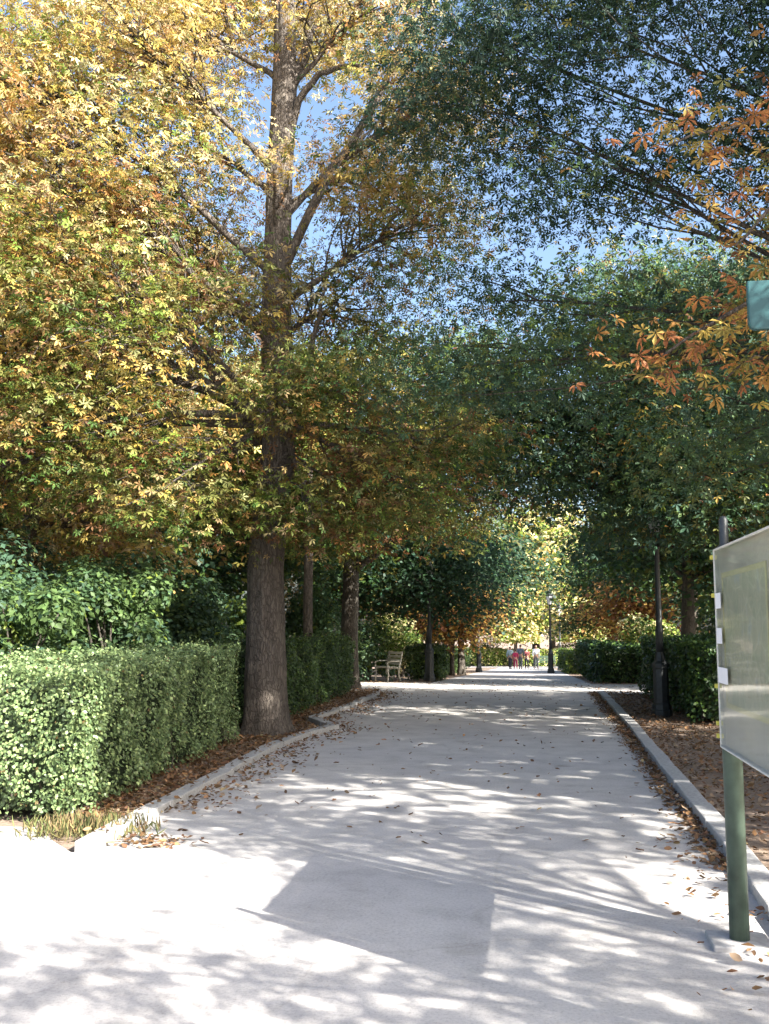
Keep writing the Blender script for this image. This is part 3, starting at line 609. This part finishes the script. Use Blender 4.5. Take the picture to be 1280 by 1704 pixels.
for pts, nl, sp, sz, *ex in sprays:
    P = np.array(pts); s = np.linspace(0, len(P) - 1, 16); q = np.stack([np.interp(s, range(len(P)), P[:, i]) for i in range(3)], 1); q[1:-1] += rng.normal(0, .02, (14, 3))
    mb = MB(); mb.tube(q, np.linspace(.03, .006, 16), 6); br = mb.build('branch', 'bark', near, True)
    for k in range(nl):
        t = 15 * (.42 + .58 * rng.uniform() ** .8); i = int(t); c = q[i] + (q[min(i + 1, 15)] - q[i]) * (t - i) + rng.normal(0, 1, 3) * np.array([sp, sp, sp * .5]) + np.array([0, 0, -.03])
        o = bpy.data.objects.new('leaf', leaf_var[rng.integers(6)]); COL.objects.link(o); o.parent = br; o.location = c
        o.rotation_euler = (rng.normal(-.35, .4), rng.normal(0, .4), rng.uniform(0, 6.28)); o.scale = (sz * rng.uniform(.75, 1.3),) * 3
    kq = int(nl * 1.4) + (ex[0] * 2 if ex else 0); tq = 15 * (.3 + .7 * rng.uniform(size=kq)); qq = np.stack([np.interp(tq, range(16), q[:, i]) for i in range(3)], 1) + rng.normal(size=(kq, 3)) * np.array([sp * 1.5, sp * 1.5, sp * .7])
    leaf_mesh('foliage', qq, np.array([0, 0, 1.]) + rng.normal(size=(kq, 3)) * .5, rng.normal(size=(kq, 3)) + np.array([0, 0, -.3]), .07 * rng.uniform(.6, 1.3, kq), pick(((ORA, 3), (GOLD, 3), (OLI, 2.5), (RUST, 2), (YEL, .6)), kq, rng), 'palm', 'leaf', br)
Pq = []  # out-of-view crown, with leaf mass added and thickened to shade the front hedge
for c, r, k in (((-.3, -2.5, 7.0), (1.4, 1.5, 1.0), 150), ((-.6, -.3, 7.2), (1.7, 1.7, 1.2), 190), ((.8, .4, 6.4), (1.6, 1.6, 1.3), 130), ((-.9, .6, 5.6), (1.1, 1.2, .7), 70)):
    d = unit(rng.normal(size=(k, 3))); Pq.append(np.array(c) + d * np.array(r) * rng.uniform(.05, 1, (k, 1)) ** .4)
Q = np.vstack(Pq); idx = np.repeat(np.arange(len(Q)), 28); n_ = len(idx); off = rng.normal(size=(n_, 3)) * np.array([.4, .4, .16])
leaf_mesh('crown', Q[idx] + off, np.array([0, 0, 1.]) + rng.normal(size=(n_, 3)) * .5, off + rng.normal(size=(n_, 3)) * .3, .15 * rng.uniform(.6, 1.2, n_), pick(((ORA, 3), (GOLD, 3), (OLI, 3), (GRN, 3)), n_, rng), 'palm3', 'leaf', near)

# ------------------------------------------------------------------ bushes
LAUR = (((.055, .105, .045), 4), ((.085, .14, .045), 4), ((.06, .115, .07), 2), (LIME, .5))
for i, (x, y, r, h, l, n_, sz) in enumerate([
    (-6.3, 11.6, 1.0, 2.3, 'glossy green laurel behind the front hedge near the lit corner', 9000, .10),
    (-5.75, 13.1, .85, 2.5, 'leafy green shrub just left of the chestnut trunk over the hedge', 9000, .09),
    (-7.4, 10.9, .9, 2.6, 'leafy shrub between the two tall laurels behind the front hedge', 9000, .09),
    (-8.3, 12.4, 1.5, 3.2, 'tall green laurel at the left edge behind the sunlit hedge', 12000, .11),
    (-6.9, 14.8, 1.3, 2.9, 'dark laurel between the front hedge and the chestnut trunk', 10000, .11),
    (-9.3, 16.6, 1.9, 3.8, 'large dark shrub deep behind the front hedge', 11000, .13),
    (-7.0, 18.6, 1.4, 2.6, 'dark shrub left of the slim trunk', 8000, .12),
    (-12.5, 18.0, 2.2, 4.2, 'big shrub in the far left of the planting', 9000, .15),
    (-6.9, 22.6, 1.2, 2.5, 'shrub seen through the gap right of the chestnut trunk', 7000, .12),
    (-6.8, 28.6, 1.6, 2.8, 'shrub beyond the end of the second hedge', 7000, .13),
    (-5.6, 33.6, 1.1, 2.0, 'dark shrub beside the pale bench', 5000, .12),
    (-5.2, 39.5, 1.3, 2.4, 'pale green shrub behind the small square hedge', 5000, .14),
    (5.9, 22.3, 1.5, 2.9, 'dark shrub behind the right hedge', 6000, .13),
    (6.4, 31.5, 1.9, 3.0, 'dark shrub beyond the cross path under the right trees', 6000, .15),
    (5.0, 42.0, 1.6, 2.6, 'dark shrub behind the far right hedge', 5000, .15),
    (6.2, 14.2, 1.3, 2.0, 'shrub hidden behind the notice board', 5000, .12),
    (-10.5, 27.5, 2.2, 3.6, 'broad shrub in the middle of the left planting', 7000, .16),
    (-13.5, 36.5, 2.8, 4.2, 'broad shrub at the back of the left planting', 7000, .19),
    (9.0, 37.0, 2.8, 4.0, 'broad dark shrub at the back of the right planting', 7000, .19),
    (-6.5, 52.0, 1.8, 2.6, 'distant shrub left of the far path', 4500, .18),
    (5.4, 62.0, 1.8, 2.4, 'distant shrub right of the far path', 4500, .18),
    (-4.5, 102.0, 2.4, 2.2, 'low sunlit shrub beyond the walkers on the left', 4500, .2),
    (3.8, 102.5, 2.4, 2.0, 'low sunlit shrub beyond the walkers on the right', 4500, .2)]):
    bush('shrub', (x, y, gzf(y)), l, r, h, 100 + i, LAUR if y < 38 else ((GRN, 3), (LIME, 3), (PALE, 1)), n_, sz, group='shrubs in the planting')

# ------------------------------------------------------------------ lamp posts
def lamp(loc, label):
    t = thing('lamp_post', loc, label, 'lamp post', 'iron lamp posts along the avenue')
    m = MB(); m.lathe([(.19, -.1), (.19, .1), (.17, .12), (.165, .2), (.14, .24), (.135, .85), (.15, .88), (.15, .95), (.11, 1.0), (.085, 1.12), (.075, 1.16)], 8); m.build('base', 'iron', t, False, .006)
    m = MB(); m.lathe([(.07, 1.14), (.066, 1.5), (.075, 1.52), (.075, 1.57), (.058, 1.6), (.045, 3.05), (.06, 3.08), (.06, 3.12), (.04, 3.16), (.035, 3.32)], 14); m.build('shaft', 'iron', t, True)
    m = MB(); m.tube([(-.3, 0, 3.1), (0, 0, 3.1), (.3, 0, 3.1)], [.015, .018, .015], 8); m.lathe([(.0, -.03), (.026, -.02), (.03, 0), (.026, .02), (0, .03)], 8, (-.31, 0, 3.1)); m.lathe([(0, -.03), (.026, -.02), (.03, 0), (.026, .02), (0, .03)], 8, (.31, 0, 3.1)); m.build('ladder_bar', 'iron', t)
    m = MB(); m.lathe([(.06, 3.3), (.11, 3.33), (.115, 3.36)], 6)
    for k in range(6):
        a = k * math.pi / 3; m.tube([(.11 * math.cos(a), .11 * math.sin(a), 3.35), (.2 * math.cos(a), .2 * math.sin(a), 3.78)], [.01, .01], 4)
    m.lathe([(.2, 3.77), (.215, 3.78), (.215, 3.81), (.2, 3.82)], 6); m.build('lantern_frame', 'iron', t)
    m = MB(); m.lathe([(.10, 3.365), (.188, 3.765)], 6); m.build('lantern_glass', 'lamp_glass', t)
    m = MB(); m.lathe([(.22, 3.82), (.16, 3.9), (.09, 3.97), (.09, 4.02), (.05, 4.06), (.02, 4.1), (.028, 4.14), (.0, 4.2)], 12); m.build('lantern_cap', 'iron', t, True)
    return t
lp0 = lamp((2.33, 19.0, 0), 'large dark iron lamp post beside the right hedge, its top lost in the leaves')
for x, y, l in ((-3.45, 33.8, 'dark iron lamp post in front of the small square hedge'), (.97, 54.0, 'slim far lamp post right of the walkers'), (-3.0, 57.0, 'far lamp post left of the walkers'), (1.85, 68.0, 'furthest lamp post on the right of the avenue')):
    copy_tree(lp0, (x, y, gzf(y)), random.uniform(0, 3), 1.08, l)

# ------------------------------------------------------------------ notice board at the right edge
nb = thing('notice_board', (1.04, 4.75, 0), 'green framed glass notice board on posts beside the right kerb', 'notice board')
for k, py in enumerate((.72, -.86)):
    m = MB(); m.lathe([(.05, -.05), (.05, 1.99), (.045, 2.005)], 20, (-.02, py, 0)); m.build('post', 'green_paint', nb, True)
    m = MB(); m.lathe([(.046, 2.0), (.046, 2.02), (.024, 2.04), (.024, 2.17), (.017, 2.19), (0, 2.195)], 14, (-.02, py, 0)); m.build('post_cap', 'iron', nb, True)
    m = MB(); m.box((-.17, py - .14, -.05), (.13, py + .14, .03)); m.build('footing', 'concrete', nb, False, .01)
m = MB(); m.box((-.062, -.74, 1.0), (-.05, .66, 2.0)); m.build('back_panel', 'opal_sheet', nb)
fr = MB()
for lo, hi in (((-.088, -.752, .99), (-.045, -.741, 2.01)), ((-.088, .661, .99), (-.045, .672, 2.01)), ((-.09, -.74, .99), (-.045, .66, .9995)), ((-.09, -.74, 2.0005), (-.045, .66, 2.01))): fr.box(lo, hi)
fr.build('frame', 'panel_grey', nb, False, .003)
m = MB(); m.box((-.067, -.42, 1.2), (-.063, .56, 1.88)); pm = m.build('map_sheet', 'park_map', nb)
m = MB()
for lo, hi in (((-.069, -.42, 1.2), (-.0672, -.395, 1.88)), ((-.069, .535, 1.2), (-.0672, .56, 1.88)), ((-.069, -.395, 1.2), (-.0672, .535, 1.225)), ((-.069, -.395, 1.855), (-.0672, .535, 1.88))): m.box(lo, hi)
m.build('border', 'map_border', pm)
m = MB(); m.box((-.084, -.739, 1.001), (-.078, .659, 1.999)); m.build('glass_pane', 'board_glass', nb)
for z in (1.97, 1.77, 1.11, 1.3, 1.045):
    m = MB(); m.box((-.10, .672, z - .011), (-.02, .70, z + .011)); m.build('clip', 'yellow_paint', nb, False, .002)
for z in (1.74, 1.56, 1.36):
    m = MB(); m.box((-.086, .655 - (.13 if z > 1.4 else .24), z - .04), (-.0845, .655, z + .04)); m.build('light_patch', 'patch_white', nb)  # white squares standing in for light patches through the glass
for z in (1.2, 1.8):
    for py in (.62, -.74):
        m = MB(); m.box((-.05, py - .02, z - .02), (.03, py + .02, z + .02)); m.build('bracket', 'green_paint', nb, False, .003)

# tall sign whose plate reaches into the picture at the right edge
sg = thing('sign_post', (1.52, 5.3, 0), 'teal sign plate high up at the right edge above the notice board', 'sign')
m = MB(); m.lathe([(.03, -.05), (.03, 3.55), (.02, 3.58)], 14); m.build('post', 'green_paint', sg, True)
m = MB(); pr = [(-.365 + .0, 3.165 + .035)]; 
pts = [(-.33, 3.155), (-.035, 3.155), (-.035, 3.42), (-.365, 3.42), (-.365, 3.19), (-.355, 3.165)]
v = [(x, -.02, z) for x, z in pts] + [(x, .02, z) for x, z in pts]; k = len(pts)
m.add(v, [tuple(range(k)), tuple(range(k, 2 * k))[::-1]] + [(i, (i + 1) % k, k + (i + 1) % k, k + i) for i in range(k)]); m.build('plate', 'teal_paint', sg, False, .008)
m = MB(); m.box((-.06, -.035, 3.27), (.035, .035, 3.31)); m.build('clamp', 'iron', sg)

# ------------------------------------------------------------------ benches
def bench(loc, rz, label, metal, wood, L):
    t = thing('bench', loc, label, 'bench', None, rz)
    for x in (-L / 2 + .06, L / 2 - .06):
        m = MB(); m.tube([(x, -.24, 0), (x, -.2, .22), (x, -.22, .44)], [.03, .026, .03], 8); m.build('leg', metal, t, True)
        m = MB(); m.tube([(x, .26, 0), (x, .18, .22), (x, .2, .44), (x, .27, .7), (x, .33, .98)], [.03, .026, .03, .026, .024], 8); m.build('leg', metal, t, True)
        m = MB(); m.tube([(x, -.22, .43), (x, -.24, .62), (x, -.1, .66), (x, .25, .66)], [.022] * 4, 8); m.build('armrest', metal, t, True)
        m = MB(); m.tube([(x, -.23, .43), (x, .21, .43)], [.022] * 2, 8); m.build('seat_rail', metal, t, True)
    for k in range(5): m = MB(); m.box((-L / 2, -.25 + k * .1, .45), (L / 2, -.17 + k * .1, .48)); m.build('slat', wood, t, False, .006)
    for k in range(4): m = MB(); m.box((-L / 2, -.012 + .0, -.04), (L / 2, .012, .04)); o = m.build('slat', wood, t, False, .006); o.location = (0, .2 + k * .032, .58 + k * .115); o.rotation_euler.x = -.27
    return t
bench((-4.75, 32.9, gzf(32.9)), math.radians(-52), 'pale slatted bench standing left of the dark lamp post', 'pale_stone', 'pale_stone', .95)
bench((1.0, 79.0, gzf(79)), 0.0, 'low dark bench far off right of the man in white', 'iron', 'dark_green_wood', 1.6)

# ------------------------------------------------------------------ people
def skin_mesh(name, verts, edges, m, parent, sub=1):
    me = bpy.data.meshes.new(name); me.from_pydata([v[:3] for v in verts], edges, [])
    o = bpy.data.objects.new(name, me); COL.objects.link(o)
    md = o.modifiers.new('skin', 'SKIN'); md.use_smooth_shade = True
    for i, v in enumerate(verts): me.skin_vertices[0].data[i].radius = (v[3], v[4] if len(v) > 4 else v[3])
    me.skin_vertices[0].data[0].use_root = True
    s = o.modifiers.new('sub', 'SUBSURF'); s.levels = sub; s.render_levels = sub
    dg = bpy.context.evaluated_depsgraph_get(); new = bpy.data.meshes.new_from_object(o.evaluated_get(dg)); new.name = name
    bpy.data.objects.remove(o); new.polygons.foreach_set('use_smooth', np.ones(len(new.polygons), bool))
    new.materials.clear(); return link(name, new, m, parent)
def person(loc, rz, H, label, top, legs, stride=.16, arms=.1, group='walkers at the far end of the path', sleeve=True):
    t = thing('person', loc, label, 'person', group, rz); s = H / 1.75
    def S(v): return [(a * s, b * s, c * s) + tuple(r * s for r in rr) for (a, b, c, *rr) in v]
    st = stride
    V = [(0, 0, .95, .13, .10), (0, 0, 1.15, .125, .095), (0, 0, 1.36, .15, .1), (0, 0, 1.47, .06), (0, -.01, 1.53, .052), (0, -.015, 1.60, .075, .09), (0, -.01, 1.69, .078, .095), (0, -.105, 1.61, .016)]
    E = [(0, 1), (1, 2), (2, 3), (3, 4), (4, 5), (5, 6), (5, 7)]
    def chain(a, pts):
        for p in pts: V.append(p); E.append((a, len(V) - 1)); a = len(V) - 1
        return a
    for sd in (-1, 1):
        k = st * sd
        chain(0, [(.09 * sd, 0, .88, .09), (.1 * sd, -k * .55, .5, .062), (.1 * sd, -k * .8 + .05, .28, .052), (.1 * sd, -k + (.06 if k < 0 else 0), .08, .04), (.11 * sd, -k - .13, .04, .036)])
        h = chain(2, [(.19 * sd, 0, 1.40, .055), (.235 * sd, k * .25 + .02, 1.12, .042), (.24 * sd, k * .5 - arms, .88, .032), (.24 * sd, k * .55 - arms - .02, .80, .034, .02)])
        for j in range(4): chain(h, [(.235 * sd + (.0), k * .55 - arms - .045 + j * .02, .735 - .006 * (j in (1, 2)), .009), (.222 * sd, k * .55 - arms - .05 + j * .02, .69 + .012 * (j in (0, 3)), .0075)])
        chain(h, [(.225 * sd, k * .55 - arms - .065, .775, .010), (.215 * sd, k * .55 - arms - .075, .74, .009)])
        for_ear = chain(5, [(.085 * sd, 0, 1.615, .016)])
    skin_mesh('body', S(V), E, 'skin', t)
    V = [(0, 0, .93, .15, .115), (0, 0, 1.15, .142, .112), (0, 0, 1.36, .165, .117), (0, 0, 1.455, .075)]; E = [(0, 1), (1, 2), (2, 3)]
    for sd in (-1, 1):
        k = st * sd; pts = [(.19 * sd, 0, 1.40, .068), (.235 * sd, k * .25 + .02, 1.12, .056)] + ([(.24 * sd, k * .5 - arms, .9, .046)] if sleeve else [])
        chain(2, pts)
    skin_mesh('shirt', S(V), E, top, t)
    V = [(0, 0, .98, .142, .11), (0, 0, .9, .14, .11)]; E = [(0, 1)]
    for sd in (-1, 1):
        k = st * sd; chain(1, [(.09 * sd, 0, .84, .1), (.1 * sd, -k * .55, .5, .076), (.1 * sd, -k * .8 + .05, .28, .066), (.1 * sd, -k + (.06 if k < 0 else 0), .1, .058)])
    skin_mesh('trousers', S(V), E, legs, t)
    for sd in (-1, 1):
        k = st * sd; y = -k + (.06 if k < 0 else 0)
        skin_mesh('shoe', S([(.1 * sd, y + .04, .045, .045), (.105 * sd, y - .06, .04, .045, .04), (.11 * sd, y - .15, .032, .038, .03)]), [(0, 1), (1, 2)], 'shoe', t)
    skin_mesh('hair', S([(0, .02, 1.70, .082, .1), (0, .035, 1.65, .084, .085), (0, .045, 1.58, .06, .05)]), [(0, 1), (1, 2)], 'hair', t)
    for sd in (-1, 1):
        m = MB(); m.lathe([(0, -.012), (.009, -.006), (.009, .006), (0, .012)], 8); o = m.build('eye', 'dark_cloth', t, True); o.location = (.032 * s * sd, -.098 * s, 1.635 * s); o.scale = (s,) * 3
    m = MB(); m.tube([(-.022, 0, 0), (0, -.004, -.002), (.022, 0, 0)], [.004, .006, .004], 6); o = m.build('mouth', 'maroon_cloth', t); o.location = (0, -.095 * s, 1.565 * s)
    return t
Y_ = 75.0
for x, y, h, l, a, b, rz in ((.27, 75.2, 1.78, 'man in a white shirt and grey trousers walking alone on the far path', 'white_cloth', 'grey_cloth', .2),
                             (-.86, 74.6, 1.80, 'tall walker in slate grey clothes beside the one in red', 'slate_cloth', 'grey_cloth', 3.0),
                             (-1.22, 74.2, 1.42, 'small walker in a red top in the far group', 'red_cloth', 'red_cloth', 3.3),
                             (-1.62, 74.8, 1.66, 'walker in a pale top and dark trousers at the left of the far group', 'pale_cloth', 'dark_cloth', 2.9),
                             (-.42, 76.0, 1.55, 'walker in a maroon top just right of the slate grey walker', 'maroon_cloth', 'dark_cloth', 3.2)):
    person((x, y, gzf(y)), rz, h, l, a, b)

# ------------------------------------------------------------------ fallen leaves and dry grass
rng = np.random.default_rng(5)
def scatter(n, fx, y0, y1, powy=1.0):
    y = y0 + (y1 - y0) * rng.uniform(0, 1, n) ** powy; x = fx(y, n); return np.c_[x, y, gz(y)]
lx = lambda y: np.interp(y, kly, klx); rx = lambda y: np.interp(y, [p[1] for p in KR], [p[0] for p in KR])
parts = [scatter(8000, lambda y, n: lx(y) - .2 - np.abs(rng.uniform(0, 1, n)) * (.5 + .05 * (y - 8)), 7.6, 26),
         scatter(420, lambda y, n: lx(y) - np.abs(rng.normal(0, .12, n)) + .02, 8, 24.5),
         scatter(1500, lambda y, n: lx(y) + np.abs(rng.normal(0, .28, n)), 8.5, 25),
         scatter(7000, lambda y, n: rx(y) + .18 + rng.uniform(0, 1, n) * 1.6, 4.0, 26),
         scatter(3000, lambda y, n: rx(y) - np.abs(rng.normal(0, .1, n)) - .01, 7.0, 25.5),
         scatter(450, lambda y, n: rng.uniform(-3.2, 1.4, n), 7.5, 25),
         scatter(160, lambda y, n: 1.25 - np.abs(rng.normal(0, .25, n)), 3.8, 8),
         scatter(140, lambda y, n: -2.85 + rng.normal(0, .16, n), 7.15, 7.5), scatter(600, lambda y, n: rng.uniform(-6, 5, n), 25, 33), scatter(1200, lambda y, n: np.where(rng.uniform(size=n) < .5, -3.2 - rng.uniform(0, 2, n), 1.8 + rng.uniform(0, 2, n)), 31, 60)]
P = np.vstack(parts); n_ = len(P)
on_kerb = ((P[:, 0] < lx(P[:, 1])) & (P[:, 0] > lx(P[:, 1]) - .17)) | ((P[:, 0] > rx(P[:, 1])) & (P[:, 0] < rx(P[:, 1]) + .17)); on_kerb &= P[:, 1] < 25
P[:, 2] += .006 + rng.uniform(0, .02, n_) + on_kerb * .085
N = np.array([0, 0, 1.]) + rng.normal(size=(n_, 3)) * .35; H = rng.normal(size=(n_, 3)) * np.array([1, 1, .1])
C = pick(((BRN, 4), ((.15, .075, .04), 3), ((.22, .12, .06), 4), ((.26, .14, .06), 1.5), ((.24, .17, .11), 4), ((.32, .24, .12), .7)), n_, rng) * rng.lognormal(0, .3, (n_, 1))
fl = leaf_mesh('fallen_leaves', P, N, H, rng.uniform(.025, .07, n_) * rng.choice([1, 1, 1.3], n_), np.clip(C, .01, .6), 'fallen', 'dead_leaf'); tag(fl, 'brown and orange fallen leaves strewn along both kerbs', 'fallen leaves', kind='stuff')
n_ = 1100; a = rng.uniform(0, 6.28, n_); r = rng.uniform(0, 1, n_) ** .6
P = np.c_[-3.5 + .5 * r * np.cos(a) + rng.normal(0, .08, n_), 7.66 + .4 * r * np.sin(a) + rng.normal(0, .05, n_), np.zeros(n_)]
N = rng.normal(size=(n_, 3)) * np.array([1, 1, .25]); H = np.array([0, 0, .8]) + rng.normal(size=(n_, 3)) * .8
C = pick((((.20, .17, .07), 4), ((.12, .14, .05), 3), ((.24, .17, .09), 2)), n_, rng) * rng.lognormal(0, .2, (n_, 1))
gr = leaf_mesh('dry_grass', P, N, H, rng.uniform(.05, .16, n_), C, 'grass', 'dead_leaf'); tag(gr, 'dry yellowish grass tuft at the foot of the front hedge corner', 'grass', kind='stuff')
